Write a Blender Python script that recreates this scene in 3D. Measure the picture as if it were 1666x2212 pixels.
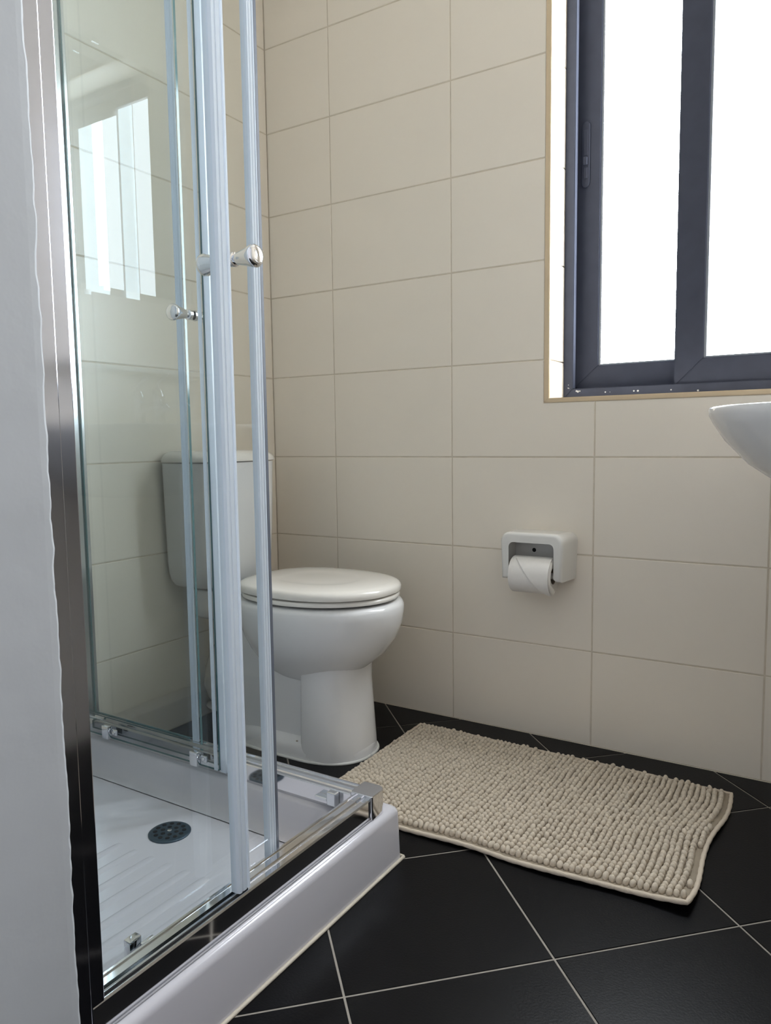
import bpy, bmesh, math, random
from mathutils import Vector, Matrix, noise

# ------------------------------------------------------------------ clear
for o in list(bpy.data.objects):
    bpy.data.objects.remove(o, do_unlink=True)
scene = bpy.context.scene
COL = scene.collection
random.seed(7)

# ------------------------------------------------------------------ camera
# room axes: x from the toilet wall to the basin wall, y towards the window wall (y = 0), z up
cam_d = bpy.data.cameras.new('camera')
cam = bpy.data.objects.new('camera', cam_d)
COL.objects.link(cam)
cam_d.sensor_fit = 'HORIZONTAL'
cam_d.sensor_width = 36.0
cam_d.lens = 36.0 * 1626.54 / 1666.0
cam_d.clip_start = 0.02
YAW, PITCH, ROLL = -0.5608, 0.0960, -0.0132
def rot_cam():
    def rz(a): return Matrix(((math.cos(a), -math.sin(a), 0), (math.sin(a), math.cos(a), 0), (0, 0, 1)))
    def rx(a): return Matrix(((1, 0, 0), (0, math.cos(a), -math.sin(a)), (0, math.sin(a), math.cos(a))))
    R0 = Matrix(((1, 0, 0), (0, 0, -1), (0, 1, 0)))
    R = rz(ROLL) @ rx(PITCH) @ R0 @ rz(-YAW if False else YAW)
    r, d, f = R[0], R[1], R[2]
    return Matrix(((r[0], -d[0], -f[0]), (r[1], -d[1], -f[1]), (r[2], -d[2], -f[2])))
cam.matrix_world = Matrix.Translation((1.6023, -1.8835, 0.8012)) @ rot_cam().to_4x4()
scene.camera = cam

# ------------------------------------------------------------------ world, exposure
W = bpy.data.worlds.new('world')
scene.world = W
W.use_nodes = True
bg = W.node_tree.nodes['Background']
bg.inputs[0].default_value = (0.92, 0.93, 1.0, 1)
bg.inputs[1].default_value = 0.85
scene.view_settings.view_transform = 'Standard'
scene.view_settings.look = 'None'
scene.view_settings.exposure = 0.12
scene.view_settings.gamma = 1.0
scene.view_settings.use_curve_mapping = False
WINDOW_STRENGTH = 25.0
WINDOW_COLOR = (0.88, 0.945, 1.0)

# ------------------------------------------------------------------ room numbers
ROOM_W = 1.891          # basin wall
ROOM_N = -1.405        # front wall (with the doorway the camera looks through)
ROOM_H = 2.50
TW, TH = 0.3996, 0.25  # wall tiles
TX0 = 0.2414
JOINT = 0.003
WX0, WX1, WZ0, WZ1 = 0.9215, 1.515, 0.902, 2.150   # window opening (clear of reveal tiles)
TRIM = 0.0145
DOOR_X0, DOOR_X1 = 0.897, 1.5795

# ------------------------------------------------------------------ materials
def new_mat(name):
    m = bpy.data.materials.new(name)
    m.use_nodes = True
    return m, m.node_tree.nodes, m.node_tree.links, m.node_tree.nodes['Principled BSDF']

def pbr(name, col, rough=0.5, metal=0.0, noise_scale=None, noise_amt=0.06, bump=0.0, bump_scale=200.0, coat=0.0, spec=0.5, sheen=0.0, sss=0.0):
    m, N, L, b = new_mat(name)
    b.inputs['Base Color'].default_value = (*col, 1)
    b.inputs['Roughness'].default_value = rough
    b.inputs['Metallic'].default_value = metal
    b.inputs['Specular IOR Level'].default_value = spec
    if coat: 
        b.inputs['Coat Weight'].default_value = coat
        b.inputs['Coat Roughness'].default_value = 0.05
    if sheen:
        b.inputs['Sheen Weight'].default_value = sheen
    tc = N.new('ShaderNodeTexCoord')
    if noise_scale:
        n = N.new('ShaderNodeTexNoise'); n.inputs['Scale'].default_value = noise_scale
        n.inputs['Detail'].default_value = 4
        L.new(tc.outputs['Object'], n.inputs['Vector'])
        mx = N.new('ShaderNodeMix'); mx.data_type = 'RGBA'
        lo = [max(0, c * (1 - noise_amt)) for c in col]; hi = [min(1, c * (1 + noise_amt)) for c in col]
        mx.inputs[6].default_value = (*lo, 1); mx.inputs[7].default_value = (*hi, 1)
        L.new(n.outputs['Fac'], mx.inputs[0]); L.new(mx.outputs[2], b.inputs['Base Color'])
    if bump:
        n2 = N.new('ShaderNodeTexNoise'); n2.inputs['Scale'].default_value = bump_scale
        n2.inputs['Detail'].default_value = 3
        L.new(tc.outputs['Object'], n2.inputs['Vector'])
        bp = N.new('ShaderNodeBump'); bp.inputs['Strength'].default_value = bump; bp.inputs['Distance'].default_value = 0.002
        L.new(n2.outputs['Fac'], bp.inputs['Height']); L.new(bp.outputs['Normal'], b.inputs['Normal'])
    return m

def glass_mat(name, tint=(0.968, 0.985, 0.988), gain=0.95):
    # clear pane: tinted see-through plus Fresnel mirror on outward-facing sides (closed slabs)
    m = bpy.data.materials.new(name); m.use_nodes = True
    N, L = m.node_tree.nodes, m.node_tree.links
    N.clear()
    out = N.new('ShaderNodeOutputMaterial'); mix = N.new('ShaderNodeMixShader')
    tr = N.new('ShaderNodeBsdfTransparent'); tr.inputs[0].default_value = (*tint, 1)
    gl = N.new('ShaderNodeBsdfGlossy'); gl.inputs['Roughness'].default_value = 0.0
    gl.inputs['Color'].default_value = (0.90, 0.97, 1.0, 1)
    fr = N.new('ShaderNodeFresnel'); fr.inputs[0].default_value = 1.5
    geo = N.new('ShaderNodeNewGeometry')
    inv = N.new('ShaderNodeMath'); inv.operation = 'SUBTRACT'; inv.inputs[0].default_value = 1.0
    L.new(geo.outputs['Backfacing'], inv.inputs[1])
    mu = N.new('ShaderNodeMath'); mu.operation = 'MULTIPLY'
    L.new(fr.outputs[0], mu.inputs[0]); L.new(inv.outputs[0], mu.inputs[1])
    g = N.new('ShaderNodeMath'); g.operation = 'MULTIPLY'; g.inputs[1].default_value = gain; g.use_clamp = True
    L.new(mu.outputs[0], g.inputs[0])
    L.new(g.outputs[0], mix.inputs[0]); L.new(tr.outputs[0], mix.inputs[1]); L.new(gl.outputs[0], mix.inputs[2])
    L.new(mix.outputs[0], out.inputs[0])
    return m

M = {}
M['tile'] = pbr('wall_tile_glaze', (0.858, 0.782, 0.672), 0.30, noise_scale=5, noise_amt=0.02, bump=0.03, bump_scale=60)
M['grout'] = pbr('wall_grout', (0.66, 0.58, 0.465), 0.9, noise_scale=30, noise_amt=0.2)
M['floor_tile'] = pbr('black_floor_tile', (0.0024, 0.0024, 0.0032), 0.36, noise_scale=14, noise_amt=0.25, bump=0.12, bump_scale=260, spec=0.13)
M['floor_grout'] = pbr('floor_grout', (0.33, 0.30, 0.26), 0.9, noise_scale=40, noise_amt=0.25)
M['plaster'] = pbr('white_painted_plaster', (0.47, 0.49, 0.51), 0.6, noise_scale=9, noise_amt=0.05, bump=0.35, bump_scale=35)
M['ceiling'] = pbr('ceiling_paint', (0.86, 0.82, 0.75), 0.6, noise_scale=8, noise_amt=0.02)
M['ceramic'] = pbr('white_sanitary_ceramic', (0.80, 0.80, 0.80), 0.10, noise_scale=4, noise_amt=0.01)
M['ceramic_cream'] = pbr('off_white_sanitary_ceramic', (0.78, 0.765, 0.73), 0.14, noise_scale=4, noise_amt=0.01)
M['acrylic'] = pbr('white_acrylic_tray', (0.60, 0.59, 0.63), 0.16, noise_scale=6, noise_amt=0.02)
M['seat'] = pbr('toilet_seat_plastic', (0.82, 0.79, 0.735), 0.15, noise_scale=4, noise_amt=0.01)
M['chrome'] = pbr('chrome', (0.80, 0.80, 0.82), 0.07, 1.0, noise_scale=20, noise_amt=0.02)
M['profile'] = pbr('polished_profile_metal', (0.36, 0.37, 0.42), 0.10, 1.0, noise_scale=20, noise_amt=0.03)
M['alu'] = pbr('satin_aluminium', (0.74, 0.77, 0.80), 0.22, 1.0, noise_scale=20, noise_amt=0.03)
M['glass'] = glass_mat('shower_glass')
M['glass_edge'] = pbr('green_glass_edge', (0.07, 0.16, 0.17), 0.12, noise_scale=15, noise_amt=0.1)
M['seal'] = pbr('clear_white_seal', (0.80, 0.86, 0.93), 0.22, noise_scale=10, noise_amt=0.03)
def seal_mat():
    m, N, L, b = new_mat('pale_translucent_seal')
    b.inputs['Base Color'].default_value = (0.86, 0.91, 0.97, 1); b.inputs['Roughness'].default_value = 0.22
    tc = N.new('ShaderNodeTexCoord'); n = N.new('ShaderNodeTexNoise'); n.inputs['Scale'].default_value = 9
    L.new(tc.outputs['Object'], n.inputs['Vector'])
    mr = N.new('ShaderNodeMapRange'); mr.inputs[3].default_value = 0.38; mr.inputs[4].default_value = 0.48
    L.new(n.outputs['Fac'], mr.inputs[0])
    t = N.new('ShaderNodeBsdfTranslucent'); t.inputs[0].default_value = (0.88, 0.93, 1.0, 1)
    mx = N.new('ShaderNodeMixShader'); L.new(mr.outputs[0], mx.inputs[0])
    L.new(b.outputs[0], mx.inputs[1]); L.new(t.outputs[0], mx.inputs[2])
    L.new(mx.outputs[0], N['Material Output'].inputs[0])
    return m
M['seal'] = seal_mat()
M['magnet'] = pbr('dark_magnet_strip', (0.13, 0.145, 0.18), 0.35, noise_scale=20, noise_amt=0.1)
M['seal_grey'] = pbr('grey_silicone', (0.34, 0.34, 0.36), 0.5, noise_scale=30, noise_amt=0.1)
M['silicone'] = pbr('cream_silicone_bead', (0.62, 0.56, 0.46), 0.6, noise_scale=30, noise_amt=0.2)
M['white_caulk'] = pbr('white_caulk', (0.72, 0.72, 0.69), 0.5, noise_scale=40, noise_amt=0.1)
M['dark_frame'] = pbr('anthracite_window_frame', (0.045, 0.050, 0.072), 0.62, noise_scale=25, noise_amt=0.15, bump=0.02, spec=0.2)
M['dark_rubber'] = pbr('black_rubber', (0.012, 0.012, 0.013), 0.6, noise_scale=30, noise_amt=0.1)
M['dust'] = pbr('plaster_specks', (0.55, 0.54, 0.52), 0.8, noise_scale=90, noise_amt=0.2)
M['bead'] = pbr('grey_glazing_bead', (0.20, 0.215, 0.24), 0.4, noise_scale=30, noise_amt=0.1)
M['trim'] = pbr('beige_tile_trim', (0.66, 0.52, 0.34), 0.35, noise_scale=12, noise_amt=0.05)
M['grate'] = pbr('dark_blue_grey_drain_metal', (0.055, 0.085, 0.115), 0.35, 0.6, noise_scale=60, noise_amt=0.15)
M['hole'] = pbr('drain_hole_black', (0.004, 0.004, 0.005), 0.8, noise_scale=30, noise_amt=0.1)
M['tissue'] = pbr('toilet_paper', (0.86, 0.83, 0.79), 0.95, noise_scale=90, noise_amt=0.03, bump=0.15, bump_scale=300)
M['card'] = pbr('cardboard_core', (0.30, 0.25, 0.20), 0.9, noise_scale=50, noise_amt=0.1)
M['mat_back'] = pbr('mat_backing_cloth', (0.34, 0.285, 0.215), 0.95, noise_scale=60, noise_amt=0.1)
M['pile'] = pbr('beige_chenille', (0.66, 0.575, 0.46), 0.95, noise_scale=60, noise_amt=0.12, bump=0.5, bump_scale=700, sheen=0.15)
M['hem'] = pbr('beige_cotton_hem', (0.66, 0.57, 0.46), 0.95, noise_scale=120, noise_amt=0.08, bump=0.4, bump_scale=500)
M['mirror'] = pbr('mirror_silver', (0.78, 0.80, 0.81), 0.01, 1.0, noise_scale=3, noise_amt=0.005)
M['pipe_grey'] = pbr('dark_waste_pipe', (0.06, 0.065, 0.07), 0.5, noise_scale=30, noise_amt=0.15)

def pane_mat():
    # frosted pane lit through by bright daylight
    m, N, L, b = new_mat('frosted_daylight_pane')
    b.inputs['Base Color'].default_value = (0.8, 0.82, 0.84, 1)
    b.inputs['Roughness'].default_value = 0.45
    tc = N.new('ShaderNodeTexCoord'); n = N.new('ShaderNodeTexNoise'); n.inputs['Scale'].default_value = 180
    L.new(tc.outputs['Object'], n.inputs['Vector'])
    mr = N.new('ShaderNodeMapRange'); mr.inputs[3].default_value = 0.92; mr.inputs[4].default_value = 1.06
    L.new(n.outputs['Fac'], mr.inputs[0])
    mu = N.new('ShaderNodeMath'); mu.operation = 'MULTIPLY'; mu.inputs[1].default_value = WINDOW_STRENGTH
    L.new(mr.outputs[0], mu.inputs[0])
    b.inputs['Emission Color'].default_value = (*WINDOW_COLOR, 1)
    L.new(mu.outputs[0], b.inputs['Emission Strength'])
    return m
M['pane'] = pane_mat()

# ------------------------------------------------------------------ helpers
def link(name, me, mat=None, parent=None, loc=None, smooth=False):
    o = bpy.data.objects.new(name, me)
    COL.objects.link(o)
    if mat is not None and len(me.materials) == 0:
        for mm in (mat if isinstance(mat, (list, tuple)) else [mat]):
            me.materials.append(M[mm])
    if parent is not None: o.parent = parent
    if loc is not None: o.location = loc
    if smooth:
        for p in me.polygons: p.use_smooth = True
    return o

def from_bm(name, bm, mat=None, parent=None, smooth=False, loc=None):
    bmesh.ops.recalc_face_normals(bm, faces=bm.faces)
    me = bpy.data.meshes.new(name); bm.to_mesh(me); bm.free()
    return link(name, me, mat, parent, loc, smooth)

def tag(o, label=None, cat=None, group=None, kind=None):
    if label: o['label'] = label
    if cat: o['category'] = cat
    if group: o['group'] = group
    if kind: o['kind'] = kind
    return o

def empty(name, loc=(0, 0, 0)):
    o = bpy.data.objects.new(name, None); COL.objects.link(o); o.location = loc
    o.empty_display_size = 0.05
    return o

def bm_box(bm, lo, hi, bevel=0.0, seg=2, mi=0):
    lo, hi = Vector(lo), Vector(hi)
    r = bmesh.ops.create_cube(bm, size=1.0)
    vs = r['verts']
    for v in vs:
        v.co = Vector(((lo[i] + hi[i]) / 2 + v.co[i] * (hi[i] - lo[i]) for i in range(3)))
    fs = set(f for v in vs for f in v.link_faces)
    for f in fs: f.material_index = mi
    if bevel > 0:
        es = set(e for v in vs for e in v.link_edges)
        bmesh.ops.bevel(bm, geom=list(es), offset=bevel, segments=seg, profile=0.5, affect='EDGES')
    return bm

def box(name, lo, hi, mat, parent=None, bevel=0.0, seg=2, smooth=None):
    bm = bmesh.new(); bm_box(bm, lo, hi, bevel, seg)
    o = from_bm(name, bm, mat, parent, smooth=False)
    if bevel > 0.0025 and smooth is not False:
        shade(o)
    return o

def shade(o, ang=40):
    me = o.data
    for p in me.polygons: p.use_smooth = True
    try:
        me.set_sharp_from_angle(angle=math.radians(ang))
    except Exception:
        pass

def loft(bm, rings, cap0=True, cap1=True, closed=True, mi=0):
    R = [[bm.verts.new(p) for p in ring] for ring in rings]
    n = len(R[0])
    for a, b in zip(R[:-1], R[1:]):
        for i in range(n if closed else n - 1):
            j = (i + 1) % n
            f = bm.faces.new((a[i], a[j], b[j], b[i])); f.material_index = mi
    if cap0: bm.faces.new(R[0][::-1]).material_index = mi
    if cap1: bm.faces.new(R[-1]).material_index = mi
    return R

def lathe(bm, prof, axis='z', n=24, center=(0, 0, 0), sgn=1, cap=True):
    # prof: list of (radius, distance along axis)
    c = Vector(center); rings = []
    for r, h in prof:
        ring = []
        for i in range(n):
            a = 2 * math.pi * i / n
            u, v = r * math.cos(a), r * math.sin(a)
            h2 = h * sgn
            p = {'z': (u, v, h2), 'x': (h2, u, v), 'y': (v, h2, u)}[axis]
            ring.append(c + Vector(p))
        rings.append(ring)
    return loft(bm, rings, cap, cap)

def tube(bm, path, rad, n=12, cap=True):
    pts = [Vector(p) for p in path]
    rads = rad if isinstance(rad, (list, tuple)) else [rad] * len(pts)
    rings = []
    prev = None
    for i, p in enumerate(pts):
        t = (pts[min(i + 1, len(pts) - 1)] - pts[max(i - 1, 0)]).normalized()
        if prev is None:
            up = Vector((0, 0, 1)) if abs(t.z) < 0.9 else Vector((1, 0, 0))
            a = t.cross(up).normalized()
        else:
            a = (prev - t * prev.dot(t)).normalized()
        prev = a
        b = t.cross(a)
        rings.append([p + (a * math.cos(2 * math.pi * k / n) + b * math.sin(2 * math.pi * k / n)) * rads[i] for k in range(n)])
    return loft(bm, rings, cap, cap)

def poly_prism_mesh(name, pts, depth, bevel=0.0012):
    """2D polygon (in local x,y), front at z=0, extruded to z=-depth, front rim chamfered."""
    bm = bmesh.new()
    vs = [bm.verts.new((x, y, 0)) for x, y in pts]
    f = bm.faces.new(vs)
    f.normal_update()
    if f.normal.z < 0: bmesh.ops.reverse_faces(bm, faces=[f])
    r = bmesh.ops.extrude_face_region(bm, geom=[f])
    nv = [g for g in r['geom'] if isinstance(g, bmesh.types.BMVert)]
    for v in nv: v.co.z = -depth
    bm.normal_update()
    top = [e for e in bm.edges if all(abs(v.co.z) < 1e-9 for v in e.verts)]
    if bevel > 0:
        bmesh.ops.bevel(bm, geom=top, offset=bevel, segments=1, profile=0.5, affect='EDGES')
    bmesh.ops.recalc_face_normals(bm, faces=bm.faces)
    me = bpy.data.meshes.new(name); bm.to_mesh(me); bm.free()
    return me

def area(p):
    return 0.5 * sum(p[i][0] * p[(i + 1) % len(p)][1] - p[(i + 1) % len(p)][0] * p[i][1] for i in range(len(p)))

def clip_rect(poly, x0, x1, y0, y1):
    def clip(poly, inside, inter):
        out = []
        for i in range(len(poly)):
            a, b = poly[i - 1], poly[i]
            ia, ib = inside(a), inside(b)
            if ib:
                if not ia: out.append(inter(a, b))
                out.append(b)
            elif ia: out.append(inter(a, b))
        return out
    def ix(v): return lambda a, b: (v, a[1] + (b[1] - a[1]) * (v - a[0]) / (b[0] - a[0]))
    def iy(v): return lambda a, b: (a[0] + (b[0] - a[0]) * (v - a[1]) / (b[1] - a[1]), v)
    for ins, it in ((lambda p: p[0] >= x0, ix(x0)), (lambda p: p[0] <= x1, ix(x1)),
                    (lambda p: p[1] >= y0, iy(y0)), (lambda p: p[1] <= y1, iy(y1))):
        if len(poly) < 3: return []
        poly = clip(poly, ins, it)
    return poly

# ------------------------------------------------------------------ walls with single tiles
TILE_D = 0.008
tile_cache = {}
def put_tile(wall, poly, frame, n_jit=0.0):
    """poly in wall coordinates (s, z); frame maps local (x,y,z) to world: columns s-dir, z-dir, normal + origin"""
    xs = [p[0] for p in poly]; ys = [p[1] for p in poly]
    cx, cy = (min(xs) + max(xs)) / 2, (min(ys) + max(ys)) / 2
    loc = [(round(x - cx, 5), round(y - cy, 5)) for x, y in poly]
    key = tuple(loc)
    if key not in tile_cache:
        me = poly_prism_mesh('tile', loc, TILE_D)
        me.materials.append(M['tile'])
        tile_cache[key] = me
    o = bpy.data.objects.new('tile', tile_cache[key]); COL.objects.link(o)
    o.parent = wall
    o.matrix_world = frame @ Matrix.Translation((cx, cy, random.uniform(-n_jit, n_jit)))
    return o

def frame_of(s_dir, normal, origin):
    s, n = Vector(s_dir), Vector(normal); z = Vector((0, 0, 1))
    m = Matrix.Identity(4)
    for i in range(3):
        m[i][0] = s[i]; m[i][1] = z[i]; m[i][2] = n[i]; m[i][3] = origin[i]
    return m

def rect_minus(r, h):
    """tile rect r minus window rect h (x0,x1,y0,y1) -> list of polygons"""
    x0, x1, y0, y1 = r; a0, a1, b0, b1 = h
    ox0, ox1, oy0, oy1 = max(x0, a0), min(x1, a1), max(y0, b0), min(y1, b1)
    R = [(x0, y0), (x1, y0), (x1, y1), (x0, y1)]
    if ox0 >= ox1 or oy0 >= oy1: return [R]
    fullx = ox0 <= x0 and ox1 >= x1; fully = oy0 <= y0 and oy1 >= y1
    if fullx and fully: return []
    if fully:
        return [[(x0, y0), (ox0, y0), (ox0, y1), (x0, y1)]] if ox0 > x0 else [[(ox1, y0), (x1, y0), (x1, y1), (ox1, y1)]]
    if fullx:
        return [[(x0, y0), (x1, y0), (x1, oy0), (x0, oy0)]] if oy0 > y0 else [[(x0, oy1), (x1, oy1), (x1, y1), (x0, y1)]]
    left, bottom = ox0 > x0, oy0 > y0       # hole touches right side / top side
    if left and bottom: return [[(x0, y0), (x1, y0), (x1, oy0), (ox0, oy0), (ox0, y1), (x0, y1)]]
    if left and not bottom: return [[(x0, y0), (ox0, y0), (ox0, oy1), (x1, oy1), (x1, y1), (x0, y1)]]
    if not left and bottom: return [[(x0, y0), (x1, y0), (x1, y1), (ox1, y1), (ox1, oy0), (x0, oy0)]]
    return [[(ox1, y0), (x1, y0), (x1, y1), (x0, y1), (x0, oy1), (ox1, oy1)]]

G = 0.0010   # grout set back behind the tile face
J = JOINT / 2
ROWS = 10
# --- window wall
HOLE = (WX0 - 0.0085, WX1 + 0.0085, WZ0 - 0.0085, WZ1 + 0.0085)
bm = bmesh.new()
bm_box(bm, (-0.2, G, -0.1), (HOLE[0], 0.30, ROOM_H))
bm_box(bm, (HOLE[1], G, -0.1), (ROOM_W + 0.2, 0.30, ROOM_H))
bm_box(bm, (HOLE[0], G, -0.1), (HOLE[1], 0.30, HOLE[2]))
bm_box(bm, (HOLE[0], G, HOLE[3]), (HOLE[1], 0.30, ROOM_H))
wall_back = tag(from_bm('wall_back', bm, 'grout'), 'beige tiled wall holding the window and the paper holder', 'wall', kind='structure')
fb = frame_of((1, 0, 0), (0, -1, 0), (0, 0, 0))
TRIM_RECT = (WX0 - TRIM, WX1 + TRIM, WZ0 - 0.0125, WZ1 + TRIM)
cols = [0.0] + [TX0 + TW * i for i in range(0, 5)] + [ROOM_W]
for r in range(ROWS):
    z0, z1 = r * TH, (r + 1) * TH
    for c0, c1 in zip(cols[:-1], cols[1:]):
        for p in rect_minus((c0 + J, c1 - J, z0 + J, z1 - J), TRIM_RECT):
            put_tile(wall_back, p, fb, 0.0003)
# reveal tiles (left, right), sill and head of the window opening
for r in range(3, 9):
    z0, z1 = max(r * TH, WZ0 - .004) + J, min((r + 1) * TH, WZ1 + 0.004) - J
    p = [(0.002, z0), (0.125, z0), (0.125, z1), (0.002, z1)]
    put_tile(wall_back, p, frame_of((0, 1, 0), (1, 0, 0), (WX0, 0, 0)))
    put_tile(wall_back, p, frame_of((0, 1, 0), (-1, 0, 0), (WX1, 0, 0)))
for c0, c1 in ((WX0, 1.2385 - J), (1.2385 + J, WX1)):
    for zz, up in ((WZ0, 1), (WZ1, -1)):
        me = poly_prism_mesh('tile', [(c0, 0.002), (c1, 0.002), (c1, 0.125), (c0, 0.125)], TILE_D)
        me.materials.append(M['tile'])
        o = link('tile', me, None, wall_back)
        o.matrix_world = Matrix.Translation((0, 0, zz)) @ (Matrix.Identity(4) if up > 0 else Matrix.Scale(-1, 4, (0, 0, 1)))

# --- toilet wall
bm = bmesh.new(); bm_box(bm, (-0.2, ROOM_N - 0.12, -0.1), (-G, 0.0, ROOM_H))
wall_left = tag(from_bm('wall_left', bm, 'grout'), 'beige tiled wall behind the toilet cistern', 'wall', kind='structure')
fl = frame_of((0, -1, 0), (1, 0, 0), (0, 0, 0))
edges = [0.0, 0.395, 0.795, 1.195, -ROOM_N]
for r in range(ROWS):
    for c0, c1 in zip(edges[:-1], edges[1:]):
        z0, z1 = r * TH + J, (r + 1) * TH - J
        put_tile(wall_left, [(c0 + J, z0), (c1 - J, z0), (c1 - J, z1), (c0 + J, z1)], fl, 0.0003)
# --- basin wall
bm = bmesh.new(); bm_box(bm, (ROOM_W + G, ROOM_N - 0.12, -0.1), (ROOM_W + 0.2, 0.0, ROOM_H))
wall_right = tag(from_bm('wall_right', bm, 'grout'), 'beige tiled wall carrying the washbasin', 'wall', kind='structure')
fr_ = frame_of((0, -1, 0), (-1, 0, 0), (ROOM_W, 0, 0))
for r in range(ROWS):
    for c0, c1 in zip(edges[:-1], edges[1:]):
        z0, z1 = r * TH + J, (r + 1) * TH - J
        put_tile(wall_right, [(c0 + J, z0), (c1 - J, z0), (c1 - J, z1), (c0 + J, z1)], fr_, 0.0003)
# --- front wall: doorway with a rough plaster corner on the shower side
def rough_jamb():
    bm = bmesh.new()
    nz = 420
    x0, x1, y0, y1 = -0.2, DOOR_X0, ROOM_N - 0.24, ROOM_N - 0.002
    rings = []
    for i in range(nz + 1):
        z = -0.1 + (ROOM_H + 0.1) * i / nz
        k = 0.0024 * noise.noise(Vector((0, 0, z * 22))) + 0.0016 * noise.noise(Vector((5, 0, z * 60))) + 0.0022 * noise.noise(Vector((9, 0, z * 6)))
        k2 = 0.0008 * noise.noise(Vector((3, 7, z * 14)))
        a = 0.0045
        rings.append([(x0, y0, z), (x1 + k2, y0, z), (x1 + k2, y1 - 0.012, z), (x1 + k2 - 0.0004, y1 - a + k, z),
                      (x1 - a, y1 + k * 0.9, z), (x0, y1, z)])
    loft(bm, rings)
    bm_box(bm, (DOOR_X1, ROOM_N - 0.11, -0.1), (ROOM_W + 0.2, ROOM_N - 0.002, ROOM_H))
    bm_box(bm, (DOOR_X0 - 0.02, ROOM_N - 0.11, 2.08), (DOOR_X1 + 0.02, ROOM_N - 0.002, ROOM_H))
    return bm
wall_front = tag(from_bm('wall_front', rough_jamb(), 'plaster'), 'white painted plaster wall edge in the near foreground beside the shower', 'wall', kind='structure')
# --- floor: slab and diagonal tiles
bm = bmesh.new(); bm_box(bm, (-0.2, -2.9, -0.12), (ROOM_W + 0.2, 0.0, -0.0012))
floor = tag(from_bm('floor', bm, 'floor_grout'), 'floor of large black tiles laid diagonally with pale joints', 'floor', kind='structure')
P = 0.3288; OX, OY = 1.2355, -0.8265; GJ = 0.0018
s2 = math.sqrt(0.5)
tray_rect = (0.0, 0.885, ROOM_N, -0.709)
fcache = {}
for i in range(-9, 8):
    for j in range(-9, 8):
        q = [(i * P + GJ, j * P + GJ), ((i + 1) * P - GJ, j * P + GJ), ((i + 1) * P - GJ, (j + 1) * P - GJ), (i * P + GJ, (j + 1) * P - GJ)]
        w = [(OX + (a + b) * s2, OY + (a - b) * s2) for a, b in q]
        w = clip_rect(w, 0.0, ROOM_W, -2.6, -0.0005)
        if len(w) < 3 or abs(area(w)) < 2e-4: continue
        if all(p[0] < tray_rect[1] and tray_rect[2] < p[1] < tray_rect[3] for p in w): continue
        cx = sum(p[0] for p in w) / len(w); cy = sum(p[1] for p in w) / len(w)
        loc = [(round(p[0] - cx, 4), round(p[1] - cy, 4)) for p in w]
        if area(loc) < 0: loc = loc[::-1]
        key = tuple(loc)
        if key not in fcache:
            me = poly_prism_mesh('tile', loc, 0.006, 0.0008); me.materials.append(M['floor_tile']); fcache[key] = me
        o = bpy.data.objects.new('tile', fcache[key]); COL.objects.link(o); o.parent = floor
        o.location = (cx, cy, random.uniform(-0.0002, 0.0002))
bm = bmesh.new(); bm_box(bm, (0.001, -0.0026, -0.001), (ROOM_W - 0.001, -0.0003, 0.0020), 0.0006, 1)
from_bm('grout_line', bm, 'silicone', floor)
# --- ceiling of boards
bm = bmesh.new(); bm_box(bm, (-0.2, ROOM_N - 0.12, ROOM_H + 0.012), (ROOM_W + 0.2, 0.3, ROOM_H + 0.1))
ceiling = tag(from_bm('ceiling', bm, 'ceiling'), 'off-white boarded ceiling over the bathroom', 'ceiling', kind='structure')
bme = None
nb = 13
bw = ROOM_W / nb
for i in range(nb):
    if bme is None:
        bm = bmesh.new(); bm_box(bm, (0.002, ROOM_N, 0), (bw - 0.002, 0.0, 0.012), 0.0015, 1)
        o = from_bm('board', bm, 'ceiling', ceiling); bme = o.data
    else:
        o = link('board', bme, None, ceiling)
    o.location = (i * bw, 0, ROOM_H)

# ------------------------------------------------------------------ window trim (mitred beige edging)
def mitre_strip(bm, pts_in, pts_out, y0, y1):
    a0, a1 = pts_in; b0, b1 = pts_out
    v = []
    for (x, z) in (a0, a1, b1, b0):
        v.append(bm.verts.new((x, y0, z)))
    for (x, z) in (a0, a1, b1, b0):
        v.append(bm.verts.new((x, y1, z)))
    for f in ((0, 1, 2, 3), (7, 6, 5, 4), (0, 4, 5, 1), (1, 5, 6, 2), (2, 6, 7, 3), (3, 7, 4, 0)):
        bm.faces.new([v[k] for k in f])
I = [(WX0, WZ0), (WX1, WZ0), (WX1, WZ1), (WX0, WZ1)]
O = [(TRIM_RECT[0] + .0006, TRIM_RECT[2] + .0006), (TRIM_RECT[1] - .0006, TRIM_RECT[2] + .0006), (TRIM_RECT[1] - .0006, TRIM_RECT[3] - .0006), (TRIM_RECT[0] + .0006, TRIM_RECT[3] - .0006)]
trim = tag(empty('trim_1', (WX0, 0, WZ0)), 'thin beige edging strip around the window opening', 'trim', kind='structure')
for k in range(4):
    j = (k + 1) % 4
    bm = bmesh.new(); mitre_strip(bm, (I[k], I[j]), (O[k], O[j]), -0.0022, 0.0075)
    bmesh.ops.bevel(bm, geom=list(bm.edges), offset=0.0012, segments=2, affect='EDGES')
    o = from_bm('edging_strip', bm, 'trim'); o.parent = trim; o.matrix_parent_inverse = trim.matrix_world.inverted() if False else Matrix.Translation((-WX0, 0, -WZ0))

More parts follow.
